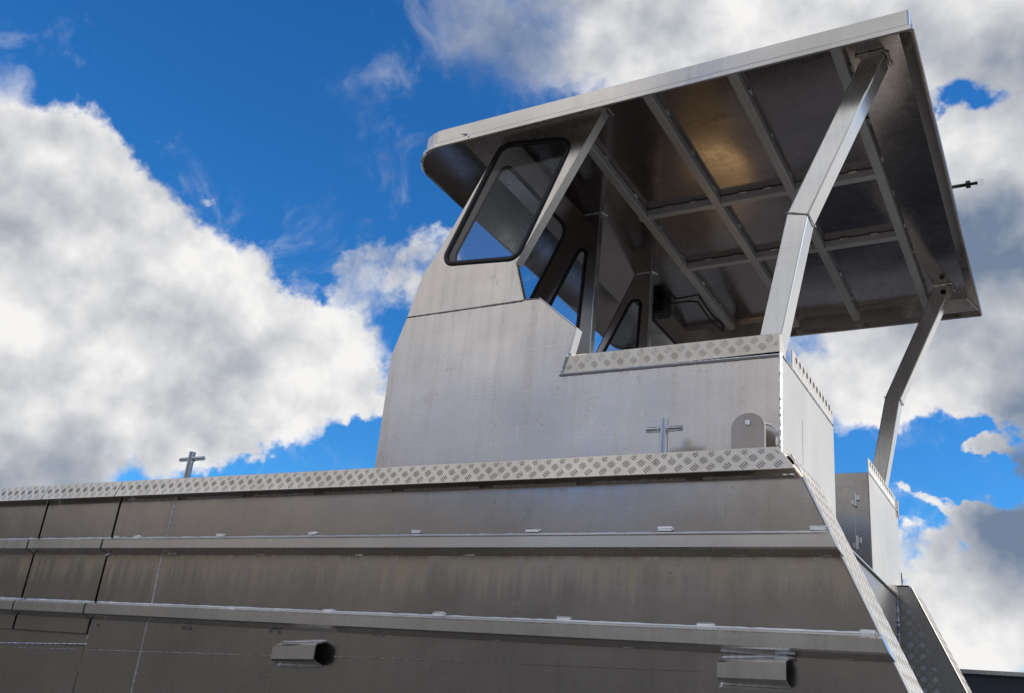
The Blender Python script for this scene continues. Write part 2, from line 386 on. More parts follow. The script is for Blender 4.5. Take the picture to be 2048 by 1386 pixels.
# ------------------------------------------------------------------ ground and added surroundings
bm = bmesh.new(); N = 60
gv = [[bm.verts.new((x, y, 0)) for y in (-1200, -60, -10, 10, 60, 1200)] for x in (-1200, -60, -10, 10, 60, 1200)]
for i in range(5):
    for j in range(5): bm.faces.new((gv[i][j], gv[i+1][j], gv[i+1][j+1], gv[i][j+1]))
gr = link('ground', bm, M_GRAVEL); gr['kind'] = 'structure'
def bank(name, m, n, fun, sm=True):
    bm = bmesh.new(); rings = [[bm.verts.new((cos(a)*r, sin(a)*r, z)) for r, z in fun(a)] for a in [2*pi*i/n for i in range(n)]]
    for A, B in zip(rings, rings[1:]+rings[:1]):
        for j in range(len(A)-1): bm.faces.new((A[j], B[j], B[j+1], A[j+1]))
    o = link(name, bm, m, smooth=sm); o['kind'] = 'structure'
def sstep(x): x = max(0, min(1, x)); return x*x*(3-2*x)
def low(a):                                     # added unseen bank, raised behind the camera to darken hull reflections
    bk = sstep(-sin(a)*1.6+.2); h = 3 + 10*bk + .9*sin(a*9+1) + .7*sin(a*23) + random.uniform(-.5, .5); r0 = 120-60*bk
    return ((r0, -.3), (r0+8, h*.7), (r0+18, h), (r0+40, h*.9), (r0+90, -2))
def high(a):                                    # added unseen hill ring, heightened to give the hull brownish reflections
    bk = sstep(-sin(a)*1.6+.2); h = 9 + 82*bk + 5*sin(a*3) + (2+4*bk)*sin(a*8+2); r0 = 230
    return ((r0-60, -2), (r0, h*.35), (r0+50, h*.75), (r0+90, h), (r0+300, h*.8), (r0+600, -2))
bank('reflection_bank', M_DARK_BANK, 128, low); bank('reflection_hills', M_BROWN_HILL, 96, high)

# ================================================================== THE BOAT
boat = thing('work_boat', 'bare aluminium landing boat with wheelhouse and flat canopy on bent posts', 'boat', (-4.5, 4.53, 0.0))
Y0, YH, YC, XS, YM = 3.0, 3.06, 3.23, -0.838, 4.53       # rub face, hull plate, cabin side, stern wall, centreline
def mir(y): return 2*YM-y
ZP, ZF = 4.315, 4.21                                      # roof sheet underside, fascia foot
def rx(z): return -0.642 + (2.323-z)*0.4473               # raked stern edge on the hull plate
BOW = -9.0

# ---- hull
for s, y, ex in ((0, YH, .006), (1, mir(YH), -.006)):
    main = [(-4.052, y, 1.05), (rx(1.05), y, 1.05), (rx(2.545), y, 2.545), (-4.052, y, 2.545)]
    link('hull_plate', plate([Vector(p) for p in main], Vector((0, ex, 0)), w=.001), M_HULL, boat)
    low = [(BOW, y, 1.05), (-4.058, y, 1.05), (-4.058, y, 1.812), (BOW, y, 1.79)]
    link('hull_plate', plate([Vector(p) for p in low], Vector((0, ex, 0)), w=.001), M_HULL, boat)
    if s:
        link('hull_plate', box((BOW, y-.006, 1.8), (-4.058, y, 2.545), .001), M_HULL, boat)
# side door in two leaves, with a dark gap round them
for a, b in ((-7.2, -4.645), (-4.628, -4.070)):
    d_ = link('door_panel', box((a, YH, 1.868), (b, YH+.02, 2.545), .003), M_HULL, boat)
    d_['label'] = 'hull side door leaf with dark gap around it'
link('door_sill', box((-7.2, YH+.026, 1.80), (-4.06, YH+.034, 1.90), .001), M_HULL, boat)
link('door_jamb', box((-4.75, YH+.04, 1.85), (-3.98, YH+.05, 2.545), .001), M_RUBBER, boat)
link('weld_bead', bead([P(0, 1286, 'y', YH)+Vector((-.6, 0, -.02)), P(0, 1286, 'y', YH), P(172, 1288.5, 'y', YH), P(181, 1252, 'y', YH)], .0032), M_RAIL, boat)
link('weld_bead', bead([P(353, 995, 'y', YH), P(324, 1110, 'y', YH), P(302, 1216, 'y', YH), P(259, 1400, 'y', YH), P(259, 1400, 'y', YH)-Vector((0, 0, .5))], .0038), M_WELD, boat)
for a, b in (((30, 1295), (555, 1312)), ((668, 1313), (1438, 1345))):
    p, q2 = P(*a, 'y', YH), P(*b, 'y', YH); u0 = 0
    while u0 < 1:
        u1 = min(1, u0+random.uniform(.08, .3))
        link('weld_bead', bead([p.lerp(q2, u0), p.lerp(q2, u1)], .0016, jit=.5), M_HULL, boat); u0 = u1+random.uniform(.005, .05)
# bottom, bow, transom, deck
CH = 1.05
bm = bmesh.new()
x1 = rx(CH)-.01
prof = [(YH+.001, CH), (YM, .42), (mir(YH)-.001, CH)]
va = [bm.verts.new((BOW+.6 if i == 1 else BOW, y, z)) for i, (y, z) in enumerate(prof)]; vb = [bm.verts.new((x1, y, z)) for y, z in prof]
for i in range(2): bm.faces.new((va[i], va[i+1], vb[i+1], vb[i]))
bm.faces.new(vb); link('hull_bottom', bm, M_HULL, boat)
link('bow_ramp', plate([Vector((BOW-.005, YH, CH)), Vector((BOW-.005, mir(YH), CH)), Vector((BOW-.35, mir(YH), 2.5)), Vector((BOW-.35, YH, 2.5))], Vector((-.03, 0, 0))), M_HULL, boat)
link('deck', box((BOW, YH+.06, 1.68), (XS-.02, mir(YH)-.06, 1.70), 0), M_DECK, boat)
SPI = 3.44                                                # inner face of the stern sponsons
tr_ = link('transom', box((XS-.012, SPI-.01, 1.0), (XS, mir(SPI)+.01, 2.52), .001), M_TREAD2, boat)
link('sill_edge', box((XS-.03, SPI, 2.521), (XS+.012, mir(SPI)-.001, 2.533), .003), M_RAIL, boat)
for s in (0, 1):
    ya, yb = (YH+.0065, SPI) if s == 0 else (mir(SPI), mir(YH)-.0065)
    zt = 2.585; du = Vector((rx(1.0)-rx(zt), 0, 1.0-zt)).normalized(); L = (zt-1.0)/abs(du.z)
    a = Vector((rx(zt), ya, zt)); nrm = Vector((1, 0, .4473)).normalized()
    e_ = link('stern_cap', plate([a, a+Vector((0, yb-ya, 0)), a+Vector((0, yb-ya, 0))+du*L, a+du*L], -nrm*.008, w=.002), M_STERN, boat)
    tread(e_, a, Vector((0, 1, 0)), -du, [(.01, -L+.4), (yb-ya-.01, -L+.4), (yb-ya-.01, -.01), (.01, -.01)], m=M_STERN)
    yi = yb if s == 0 else ya
    w_ = link('sponson_side', plate([Vector((XS+.001, yi, 1.0)), Vector((rx(1.0)-.01, yi, 1.0)), Vector((rx(2.585)-.012, yi, 2.585)), Vector((XS+.001, yi, 2.585))], Vector((0, .006 if s else -.006, 0)), w=.001), M_TREAD2, boat)
    if s:
        tread(w_, (XS, yi, 1.7), (1, 0, 0), (0, 0, 1), [(.012, 0), (.30, 0), (rx(2.55)-XS-.022, .86), (.012, .86)], m=M_BAR2)
        link('weld_bead', bead([(XS+.004, yi-.003, 1.7), (XS+.004, yi-.003, 2.585)], .005, jit=.4), M_WELD, boat)
    link('sponson_top', box((XS-.2, ya, 2.575), (rx(2.58)-.012, yb, 2.583), .001), M_RAIL, boat)
link('edge_bead', sweep([(rx(2.5)-.002, YH-.002, 2.5), (rx(1.1)-.002, YH-.002, 1.1)], circ(.006, 6)), M_RAIL, boat)

# ---- gunwales (tread-plate coaming in lengths)
for s in (0, 1):
    for a, b in (((BOW, -4.62)), (-4.612, -4.046), (-4.038, None)):
        ya = Y0 if s == 0 else mir(Y0); sg = 1 if s == 0 else -1
        zt, zb, lean = 2.600, 2.514, .030
        bt = (rx(zt)-.03 if b is None else b); bb = (rx(zb)-.005 if b is None else b)
        yt = ya+sg*lean
        g_ = link('gunwale', plate([Vector((a, ya, zb)), Vector((bb, ya, zb)), Vector((bt, yt, zt)), Vector((a, yt, zt))], Vector((0, sg*.007, 0)), w=.002), M_TREAD, boat)
        link('side_deck', box((a, min(yt+sg*.0075, ya+sg*.229), zt-.011), (bt-.01, max(yt+sg*.0075, ya+sg*.229), zt-.004), 0), M_TREAD, g_)
        if s == 0:
            vv = Vector((0, lean, zt-zb)); hh = vv.length-.004; u0 = .006 if a > -8 else 3.2
            tread(g_, (a, ya, zb), (1, 0, 0), vv, [(u0, .003), (bb-a-.012, .003), (bt-a-.01, hh), (u0, hh)], off=(0, .021))
# backing flange under the gunwale with stitch welds
for xa in [-4.0+i*.42 for i in range(8)]:
    link('weld_bead', bead([(xa, YH-.002, 2.508), (min(xa+.36, -.75), YH-.002, 2.507)], .006, jit=.3), M_HULL, boat)

# ---- rub rails: trapezoid pressings with stitch welds
def rail(xa, xb, zt, zb, y=Y0, rake=False):
    zo = .016; d = YH-y
    def ring(x_of):
        pts = [(YH-.001, zt+zo), (y+.006, zt+.002), (y, zt-.004), (y, zb+.004), (y+.006, zb-.002), (YH-.001, zb-zo)]
        return [Vector((x_of(z), yy, z)) for yy, z in pts]
    A = ring(lambda z: xa); B = ring(lambda z: rx(z)+.004 if rake else xb)
    bm = bmesh.new(); va = [bm.verts.new(p) for p in A]; vb = [bm.verts.new(p) for p in B]
    for i in range(6): bm.faces.new((va[i], va[(i+1) % 6], vb[(i+1) % 6], vb[i]))
    bm.faces.new(va); bm.faces.new(vb[::-1])
    o = link('rub_rail', bm, M_RAIL, boat)
    link('weld_bead', bead([(xa+.004, YH-.003, zt+zo+.001), ((rx(zt) if rake else xb)-.004, YH-.003, zt+zo+.001)], .0032, step=.03, jit=.4), M_WELD, o)  # bright bead added to draw the highlight line along the rail top
    return o
R1 = [(-9.0, -4.625, False), (-4.612, -4.048, False), (-4.034, 0, True)]
R2 = [(-9.0, -4.60, False), (-4.588, -4.054, False), (-4.040, 0, True)]
r1 = [rail(a, b, 2.305, 2.258, rake=k) for a, b, k in R1]
r2 = [rail(a, b, 2.000, 1.953, rake=k) for a, b, k in R2]
def stitch(rails, pts, ylev, up, L=.055):
    for x, y in pts:
        p = P(x, y, 'y', YH-.002)
        rl = rails[2] if p.x > -4.04 else rails[1] if p.x > -4.61 else rails[0]
        ll = .03 if p.x < -3.95 else L
        link('stitch_weld', lozenge(p, ll*random.uniform(.9, 1.3), random.uniform(.012, .016), .009, out=Vector((0, -.8, .6 if up else -.3)).normalized()), M_WELD if up else M_RAIL, rl)
stitch(r1, [(62, 1079), (232, 1075), (275, 1074.5), (442, 1070.5), (626, 1067), (832, 1064), (1065, 1061), (1331, 1059), (1637, 1057)], 0, True)
stitch(r1, [(215, 1109), (347, 1108), (522, 1107), (720, 1108), (940, 1108), (1190, 1107.5), (1480, 1108.5), (1652, 1109)], 0, False)
stitch(r2, [(28, 1209.5), (50, 1210), (178, 1213), (290, 1214.5), (463, 1216.5), (657, 1222), (878, 1228.5), (1127, 1237.5), (1411, 1250), (1735, 1265)], 0, True)
stitch(r2, [(195, 1250), (373, 1256), (549, 1263), (757, 1269), (991, 1278), (1259, 1292), (1690, 1315)], 0, False)
# open-ended pressed channels welded to the plating
def socket(px0, px1, pt, pb):
    a = P(*px0, 'y', YH); b = P(*px1, 'y', YH); y = Y0-.005; t_ = .005
    L = b.x-a.x; h0, h1 = pt, pb
    def ring(x, hh, dd, zc):
        return [Vector((x, YH-.001, zc+hh/2)), Vector((x, YH-dd+.012, zc+hh*.36)), Vector((x, YH-dd, zc+hh*.27)), Vector((x, YH-dd, zc-hh*.27)), Vector((x, YH-dd+.012, zc-hh*.36)), Vector((x, YH-.001, zc-hh/2))]
    bm = bmesh.new()
    o0 = [bm.verts.new(p) for p in ring(a.x, h0, .055, a.z)]; o1 = [bm.verts.new(p) for p in ring(b.x, h1, .066, b.z)]
    i1 = [bm.verts.new(p) for p in ring(b.x, h1-.010, .061, b.z)]; i0 = [bm.verts.new(p) for p in ring(a.x+.02, h0-.010, .05, a.z)]
    for k4 in range(5):
        bm.faces.new((o0[k4], o0[k4+1], o1[k4+1], o1[k4])); bm.faces.new((i1[k4], i1[k4+1], i0[k4+1], i0[k4])); bm.faces.new((o1[k4], o1[k4+1], i1[k4+1], i1[k4]))
    bm.faces.new(o0); bm.faces.new(i0[::-1])
    o = link('socket_channel', bm, M_RAIL, boat)
    link('weld_bead', bead([b+Vector((0, -.002, h1/2+.004)), a+Vector((-.004, -.002, h0/2+.004)), a+Vector((-.004, -.002, -h0/2-.004)), b+Vector((0, -.002, -h1/2-.004))], .005), M_WELD, o)
socket((562, 1308), (650, 1308), .088, .098)
socket((1445, 1343), (1583, 1347), .082, .092)
link('weld_bead', bead([P(1552, 1314, 'y', YH-.01), P(1590, 1318, 'y', YH-.012)], .008, jit=.4), M_WELD, boat)

# ---- bollards on the gunwale
def bollard(x, y, zt, zbar, xl, xr):
    bm = sweep([(x, y, 2.588), (x, y, zt)], circ(.016, 16), up=Vector((0, 1, 0))); bev(bm, .002, 60)
    o = link('bollard', bm, M_PIPE, boat)
    bm = sweep([(xl, y, zbar), (xr, y, zbar)], circ(.0105, 12)); bev(bm, .0015, 60)
    link('cross_bar', bm, M_PIPE, o)
    for sx in (-1, 1):
        ring = [Vector((x+sx*(.016+.002*cos(a*2)), y+.0115*cos(a), zbar+.0115*sin(a))) for a in [2*pi*i/10 for i in range(11)]]
        link('weld_bead', bead(ring, .0035, jit=.3, up=Vector((1, 0, 0))), M_WELD, o)
bollard(-1.226, 3.1, 2.748, 2.709, -1.292, -1.157)
bollard(-3.672, 3.1, 2.750, 2.715, -3.745, -3.585)

# ---- towing lug by the stern corner, and its weld-edged doubler on the cabin side
def dshape(x0, x1, z0, z1, y):
    r = (x1-x0)/2; cx = (x0+x1)/2
    return [Vector((x0, y, z0)), Vector((x1, y, z0))]+[Vector((cx+r*cos(a), y, z1-r*.85+r*.85*sin(a))) for a in [pi*i/16 for i in range(17)]]
YL = 3.13
a = P(1462, 870, 'y', YL); b = P(1530, 870, 'y', YL); tp = P(1495, 826, 'y', YL)
lug = link('towing_lug', plate(dshape(a.x, b.x, 2.588, tp.z, YL), Vector((0, .012, 0)), w=.0015), M_LUG, boat)
c_ = P(1495.5, 845, 'y', YL); bm = sweep([c_+Vector((0, -.004, 0)), c_+Vector((0, .003, 0))], circ(.0085, 14)); bev(bm, .001, 60)
bo = link('bolt', bm, M_WELD, lug)
link('weld_bead', bead([c_+Vector((.0085*cos(a), -.003, .0085*sin(a))) for a in [2*pi*i/10 for i in range(11)]], .002, jit=.3, up=Vector((0, 1, 0))), M_WELD, bo)
link('weld_bead', bead([(a.x+.004, YL-.002, 2.592), (b.x-.004, YL-.002, 2.592)], .004), M_WELD, lug)
dd = dshape(P(1500, 870, 'y', YC).x, P(1554, 870, 'y', YC).x, 2.588, P(1530, 848, 'y', YC).z, YC-.004)
db = link('doubler_plate', plate(dd, Vector((0, .003, 0)), w=0), M_HULL, boat)
link('weld_bead', bead(dd[1:13], .005, jit=.35), M_WELD, db)

# ================================================================== wheelhouse
def C(x, y): return P(x, y, 'y', YC)
cb = C(750, 932); cb.z = 2.589
lower = [Vector((cb.x, YC, 2.588)), C(782, 713), C(815, 633), C(1046, 600), C(1080, 597), C(1152, 655), C(1137, 707), C(1122, 750), C(1558, 702), Vector((XS-.002, YC, 2.588))]
lower[8].x = XS-.002
cab = link('cabin_side', plate(lower, Vector((0, .006, 0)), w=.001), M_CABIN, boat)
link('seam_bead', bead([C(815, 633)+Vector((0, -.001, -.004)), C(1046, 600)+Vector((0, -.001, -.004))], .0042, jit=.18), M_POST, cab)
link('edge_flange', plate([C(1152, 655), C(1137, 707), C(1137, 707)+Vector((0, .05, 0)), C(1152, 655)+Vector((0, .05, 0))], Vector((.006, 0, 0)), w=.001), M_POST, cab)
link('edge_bead', bead([C(1046, 600), C(1080, 597), C(1152, 655)], .0035, jit=.1), M_POST, cab)
link('corner_bead', bead([(XS, YC, 2.60), (XS, YC, 3.015)], .006, jit=.15, up=Vector((0, 1, 0))), M_WELD, cab)
link('foot_bead', bead([(cb.x, YC-.003, 2.593), (XS-.01, YC-.003, 2.593)], .0045), M_WELD, cab)
# upper side plate with the big window
wx = lambda z: -2.135 - (ZP-z)*.47                        # windscreen plane
rf = P(1014, 263.5, 'z', ZP); rb = P(1211, 222, 'z', ZP)
rf.y = rb.y = YC
upper = [C(815, 633), C(845, 552), C(887, 488), rf, rb, C(1030, 525), C(1046, 600)]
win = roundpoly([C(1004, 290), C(1146, 277), C(1033, 516), C(884, 528)], [.075, .06, .06, .045])
upp = link('cabin_side', plate(upper, Vector((0, .006, 0)), [win], w=.0), M_CABIN, boat)
def seal(loop, parent, r=.011, up=Vector((0, 1, 0)), flat=.008):
    return link('window_seal', sweep(loop, circ(r, 10, flat), closed=True, up=up), M_RUBBER, parent, True)
seal(inset(win, -.002), upp, .0135)
seal(inset([p+Vector((0, .008, 0)) for p in win], -.002), upp, .0125)
link('window_pane', plate([p+Vector((0, .001, 0)) for p in inset(win, .004)], Vector((0, .004, 0)), w=0), M_GLASS, upp)
link('edge_flange', plate([rb, C(1030, 525), C(1030, 525)+Vector((0, .055, 0)), rb+Vector((0, .055, 0))], Vector((.005, 0, -.003)), w=.001), M_POST, upp)
link('edge_flange', plate([C(1030, 525), C(1046, 600), C(1046, 600)+Vector((0, .03, 0)), C(1030, 525)+Vector((0, .03, 0))], Vector((.005, 0, 0)), w=.001), M_CABIN, upp)
link('weld_bead', bead([rf+Vector((0, -.004, -.004)), rb+Vector((0, -.004, -.004)), rb+Vector((.02, .005, -.004)), rb+Vector((.022, .055, -.004))], .006, jit=.3), M_CABIN, upp)
# far side plates, same outline mirrored, window open to the sky
mi = lambda p: Vector((p.x, mir(p.y), p.z))
far_l = link('cabin_side', plate([mi(p) for p in lower], Vector((0, -.006, 0)), w=0), M_CABIN, boat)
far_u = link('cabin_side', plate([mi(p) for p in upper], Vector((0, -.006, 0)), [[mi(p) for p in win]], w=0), M_CABIN, boat)
seal([mi(p) for p in win], far_u, .0135)
link('window_pane', plate([mi(p) for p in inset(win, .004)], Vector((0, -.004, 0)), w=0), M_GLASS, far_u)
# windscreens either side of the walk-through, and the door-post panels with quarter windows
YP2, YP3 = 4.07, 4.822
for s, (ya, yb) in enumerate(((YC+.006, YP2), (YP3, mir(YC)-.006))):
    Z = lambda y, z: Vector((wx(z), y, z))
    zl = 3.62
    wl = roundpoly([Z(ya+.07, 4.205), Z(yb-.07, 4.205), Z(yb-.07, zl+.07), Z(ya+.07, zl+.07)], .07)
    ws = link('windscreen', plate([Z(ya, ZP-.001), Z(yb, ZP-.001), Z(yb, zl), Z(ya, zl)], Vector((.005, 0, -.0023)), [wl], w=0), M_INNER, boat)
    seal(wl, ws, .013, Vector((1, 0, -.47)))
    link('window_pane', plate(inset(wl, .004), Vector((.003, 0, -.0014)), w=0), M_GLASS, ws)
    fr = [(cb.x, 2.588), (C(782, 713).x, C(782, 713).z), (C(815, 633).x, C(815, 633).z), (C(845, 552).x, C(845, 552).z), (wx(zl), zl)]
    bm = bmesh.new(); va = [bm.verts.new((x, ya, z)) for x, z in fr]; vb = [bm.verts.new((x, yb, z)) for x, z in fr]
    for i in range(4): bm.faces.new((va[i], va[i+1], vb[i+1], vb[i]))
    link('cabin_front', bm, M_CABIN, boat)
for s, yy in ((0, YP2), (1, YP3)):
    Z = lambda x, z: Vector((x, yy, z))
    xa = -2.022
    out = [Z(wx(ZP), ZP), Z(xa, ZP), Z(xa, 2.7), Z(wx(3.6)-.07, 2.7), Z(wx(3.4), 3.4)]
    if s == 0: tri = roundpoly([Z(-2.138, 4.105), Z(-2.098, 4.085), Z(-2.122, 3.40), Z(-2.475, 3.42)], [.025, .03, .05, .03])
    else: tri = roundpoly([Z(-2.150, 4.135), Z(-2.088, 4.13), Z(-2.115, 3.45), Z(-2.49, 3.47)], [.035, .045, .05, .03])
    pn = link('door_post_panel', plate(out, Vector((0, .005, 0)), [tri], w=0), M_INNER, boat)
    seal(tri, pn, .0115)
    link('window_pane', plate(inset(tri, .003), Vector((0, .003, 0)), w=0), M_GLASS, pn)
    link('edge_flange', box((xa-.004, yy-.022, 2.7), (xa+.003, yy+.02, ZP-.002), .0015), M_RAIL, pn)
    link('weld_bead', bead([Z(wx(ZP)+.01, ZP-.004)+Vector((0, -.004, 0)), Z(xa, ZP-.004)+Vector((0, -.004, 0)), Z(xa+.016, ZP-.004)+Vector((0, .04, 0))], .006, jit=.3), M_WELD, pn)

# ---- stern lockers either side of the transom opening
YB1 = 4.118; zt = 3.018
nb = link('stern_locker', box((XS-.006, YC+.007, 2.53), (XS, YB1, zt), .001), M_STERN, boat)
link('locker_side', box((-1.66, YB1-.006, 1.705), (XS-.007, YB1, zt), .001), M_CABIN, nb)
link('locker_top', box((-1.69, YC+.007, zt-.02), (XS-.007, YB1-.007, zt-.012), 0), M_DECK, nb)
link('edge_bead', bead([(XS, YC+.02, zt+.002), (XS, YB1, zt+.002)], .0045, jit=.2), M_WELD, nb)
link('seam_line', box((XS, 3.55, 2.60), (XS+.0012, 3.5535, 2.86), 0), M_RAIL, nb)
zc0, zc1 = 3.012, 3.098
side_c = [C(1122, 750)+Vector((.006, 0, .004)), Vector((XS, YC, zc0)), Vector((XS, YC, zc1)), C(1137, 711)]
cs = link('coaming', plate(side_c, Vector((0, .006, 0)), w=.001), M_TREAD, nb)
o_ = side_c[0]
tread(cs, o_, (1, 0, 0), (0, 0, 1), [(.01, .008), (XS-o_.x-.006, .008), (XS-o_.x-.006, .080), (.035, .080)], m=M_BAR2)
link('weld_bead', bead([C(1137, 709)+Vector((-.004, -.003, 0)), C(1122, 750)+Vector((0, -.003, 0)), Vector((XS-.005, YC-.003, zc0-.003))], .0065, jit=.12), M_WELD, nb)
ct = link('coaming', plate([Vector((XS, YC+.006, zc0)), Vector((XS, YC+.10, zc0)), Vector((XS, YC+.03, zc1)), Vector((XS, YC+.006, zc1))], Vector((-.005, 0, 0)), w=.001), M_TREAD, nb)
ct = link('coaming', plate([Vector((XS, 3.414, zt+.004)), Vector((XS, YB1-.005, zt+.004)), Vector((XS, YB1-.005, zc1-.02)), Vector((XS, YB1-.03, zc1+.006)), Vector((XS, 3.414, zc1+.006))], Vector((-.005, 0, 0)), w=.001), M_TREAD, nb)
tread(ct, (XS, 3.414, zt+.006), (0, 1, 0), (0, 0, 1), [(.01, .005), (YB1-3.43, .005), (YB1-3.43, .075), (.01, .075)], m=M_BAR2)
YB2, YB3 = 4.945, 5.83
fb = link('stern_locker', box((XS-.006, YB2, 2.534), (XS, YB3, 3.034), .001), M_STERN, boat)
link('locker_side', box((-1.66, YB2, 1.705), (XS-.007, YB2+.006, 3.038), .001), M_HULL, fb)
link('locker_side', box((-1.66, YB3-.006, 1.705), (XS-.007, YB3, 3.034), .001), M_CABIN, fb)
link('locker_top', box((-1.66, YB2+.007, 3.018), (XS-.007, YB3-.007, 3.026), 0), M_DECK, fb)
Q = lambda x, y: P(x, y, 'y', YB2-.003)
dr = roundpoly([Q(1590, 975), Q(1708, 974), Q(1713, 1115), Q(1590, 1112)], .03, 4)
dd_ = link('locker_door', plate(dr, Vector((0, .004, 0)), w=.001), M_HULL, fb)
for (hx, hy) in ((1711, 1000), (1715, 1086)):
    h_ = Q(hx, hy)
    link('hinge', box(h_+Vector((-.02, -.006, -.028)), h_+Vector((-.002, .002, .004)), .002), M_POST, dd_)
    bm = sweep([h_+Vector((0, -.008, -.034)), h_+Vector((0, -.008, .034))], circ(.007, 8), up=Vector((0, 1, 0))); link('hinge_pin', bm, M_WELD, dd_)
    link('hinge', box(h_+Vector((.002, -.006, -.004)), h_+Vector((.02, .002, .028)), .002), M_POST, dd_)
cf = link('coaming', plate([Vector((XS, YB2+.004, 3.038)), Vector((XS, 5.77, 3.038)), Vector((XS, 5.77, 3.115)), Vector((XS, YB2+.004, 3.115))], Vector((-.005, 0, 0)), w=.001), M_TREAD, fb)
tread(cf, (XS, YB2, 3.04), (0, 1, 0), (0, 0, 1), [(.01, .005), (.8, .005), (.8, .07), (.01, .07)], m=M_BAR2)
link('edge_bead', bead([(XS, YB2, 3.036), (XS, YB3, 3.036)], .004), M_WELD, fb)
link('bracket', box((XS-.06, 5.79, 3.0), (XS+.012, 5.80, 3.10), .002), M_POST, fb)
link('rubber_cap', sweep([(XS-.01, YB3+.004, 2.60), (XS-.01, YB3+.03, 2.64), (XS-.01, YB3+.004, 2.69)], circ(.014, 8), up=Vector((1, 0, 0))), M_RUBBER, fb)

link('glow_box', box((-2.06, 5.38, 1.705), (-1.76, 5.815, 3.03), .01), M_TAN, boat)['label'] = 'unseen tan box added for the warm glow on the roof underside'  # unseen box, added so its reflection makes the warm roof glow

# ================================================================== canopy
XF, XR, YN, YF = -2.638, -0.295, 3.085, 5.80
def ring(off, z, zfun=None):
    r = .21-off*.6
    pts = [Vector((XF+off, YN+off, z)), Vector((XR-off, YN+off, z)), Vector((XR-off, YF-off, z)), Vector((XF+off, YF-off, z))]
    return roundpoly(pts, [r, .012, .012, r], 10)
bm = bmesh.new(); secs = [(.012, ZP), (.012, ZF+.004), (.004, ZF), (0, ZF+.004), (0, ZF+.024), (.095, ZF+.135), (.20, ZF+.150)]
rv = [[bm.verts.new(p) for p in ring(o, z)] for o, z in secs]; n = len(rv[0])
for A, B in zip(rv[:-1], rv[1:]):
    for j in range(n): bm.faces.new((A[j], A[(j+1) % n], B[(j+1) % n], B[j]))
bm.faces.new(rv[-1])
can = link('canopy', bm, M_FASCIA, boat); can['label'] = 'flat canopy roof with turned-down rim'
rr = ring(.0125, ZP-.001)
# underside sheets: three bays with lapped seams
def sheet(xa, xb, z, nm='roof_sheet'):
    pts = [p for p in rr]
    bm = bmesh.new(); bm.faces.new([bm.verts.new(Vector((p.x, p.y, z))) for p in pts])
    for co, no in (((xa, 0, 0), (-1, 0, 0)), ((xb, 0, 0), (1, 0, 0))):
        bmesh.ops.bisect_plane(bm, geom=bm.verts[:]+bm.edges[:]+bm.faces[:], plane_co=co, plane_no=no, clear_outer=True)
    r = bmesh.ops.extrude_face_region(bm, geom=bm.faces[:]); bmesh.ops.translate(bm, verts=[v for v in r['geom'] if isinstance(v, bmesh.types.BMVert)], vec=(0, 0, .003))
    return link(nm, bm, M_ROOF, can)
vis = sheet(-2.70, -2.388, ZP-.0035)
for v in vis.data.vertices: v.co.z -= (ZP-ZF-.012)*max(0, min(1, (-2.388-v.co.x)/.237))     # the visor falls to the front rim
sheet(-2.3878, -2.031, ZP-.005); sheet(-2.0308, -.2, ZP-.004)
ZB = 4.265
RB = []
for xc, ya, yb in ((-1.799, 3.34, 5.70), (-1.392, YN+.014, YF-.014), (-1.011, YN+.014, YF-.014), (-.592, YN+.014, YF-.014)):
    RB.append((xc, ya, yb)); link('rib', box((xc-.021, ya, ZB), (xc+.021, yb, ZP-.006), .003), M_RIB, can)
for yc in (4.145, 4.785):
    for (xa, _, _), (xb, _, _) in zip(RB[:-1], RB[1:]):
        link('rib', box((xa+.0215, yc-.02, ZB+.001), (xb-.0215, yc+.02, ZP-.006), .003), M_RIB, can)
        for k4 in (.35, .72):
            xm = xa+(xb-xa)*k4+random.uniform(-.03, .03)
            link('stitch_weld', lozenge((xm, yc-.022, ZP-.010), .045, .010, .006, out=Vector((0, -.7, -.7))), M_RAIL, can)
            link('stitch_weld', lozenge((xm+.05, yc+.022, ZP-.010), .045, .010, .006, out=Vector((0, .7, -.7))), M_RAIL, can)
for xc, ya, yb in RB:
    yy = ya+.25
    while yy < yb-.1:
        link('stitch_weld', lozenge((xc+.023, yy, ZP-.010), .045, .010, .006, along=Vector((0, 1, 0)), out=Vector((.7, 0, -.7))), M_RAIL, can)
        yy += random.uniform(.3, .42)
    for yc in (4.145, 4.785):
        link('weld_bead', bead([(xc-.023, yc-.018, ZB+.002), (xc-.023, yc+.018, ZB+.002)], .004, jit=.3), M_WELD, can)
# weld on the visor corner and fascia
link('weld_bead', bead([P(880, 274, 'y', YN+.05), P(905, 271, 'y', YN+.03), P(936, 267, 'y', YN+.003), P(937, 274, 'y', YN-.002)], .003), M_WELD, can)
# posts (bent box section)
def post(pts, yo, parent=boat):
    o = link('canopy_post', sweep(pts, [(-.042, -.05), (.042, -.05), (.042, .05), (-.042, .05)], up=Vector((0, 1, 0))), M_POST, parent)
    b2 = o.modifiers.new('edge', 'BEVEL'); b2.width = .006; b2.segments = 2; b2.limit_method = 'ANGLE'; b2.angle_limit = radians(25)
    return o
yo = 3.29
pc = [Vector((-.958, yo+.05, 2.70)), Vector((-.883, yo+.05, 3.144)), Vector((-.781, yo+.05, 3.625)), Vector((-.465, yo+.05, ZP-.004))]
d = (pc[2]-pc[1]).normalized(); pc = [pc[1]-d*.5, pc[2], pc[3]]
po = post(pc, yo)
kx = pc[1]; 
link('weld_bead', bead([kx+Vector((-.044, -.052, .012)), kx+Vector((.044, -.052, -.012)), kx+Vector((.046, .05, -.014))], .0035), M_WELD, po)
tx = pc[2].x
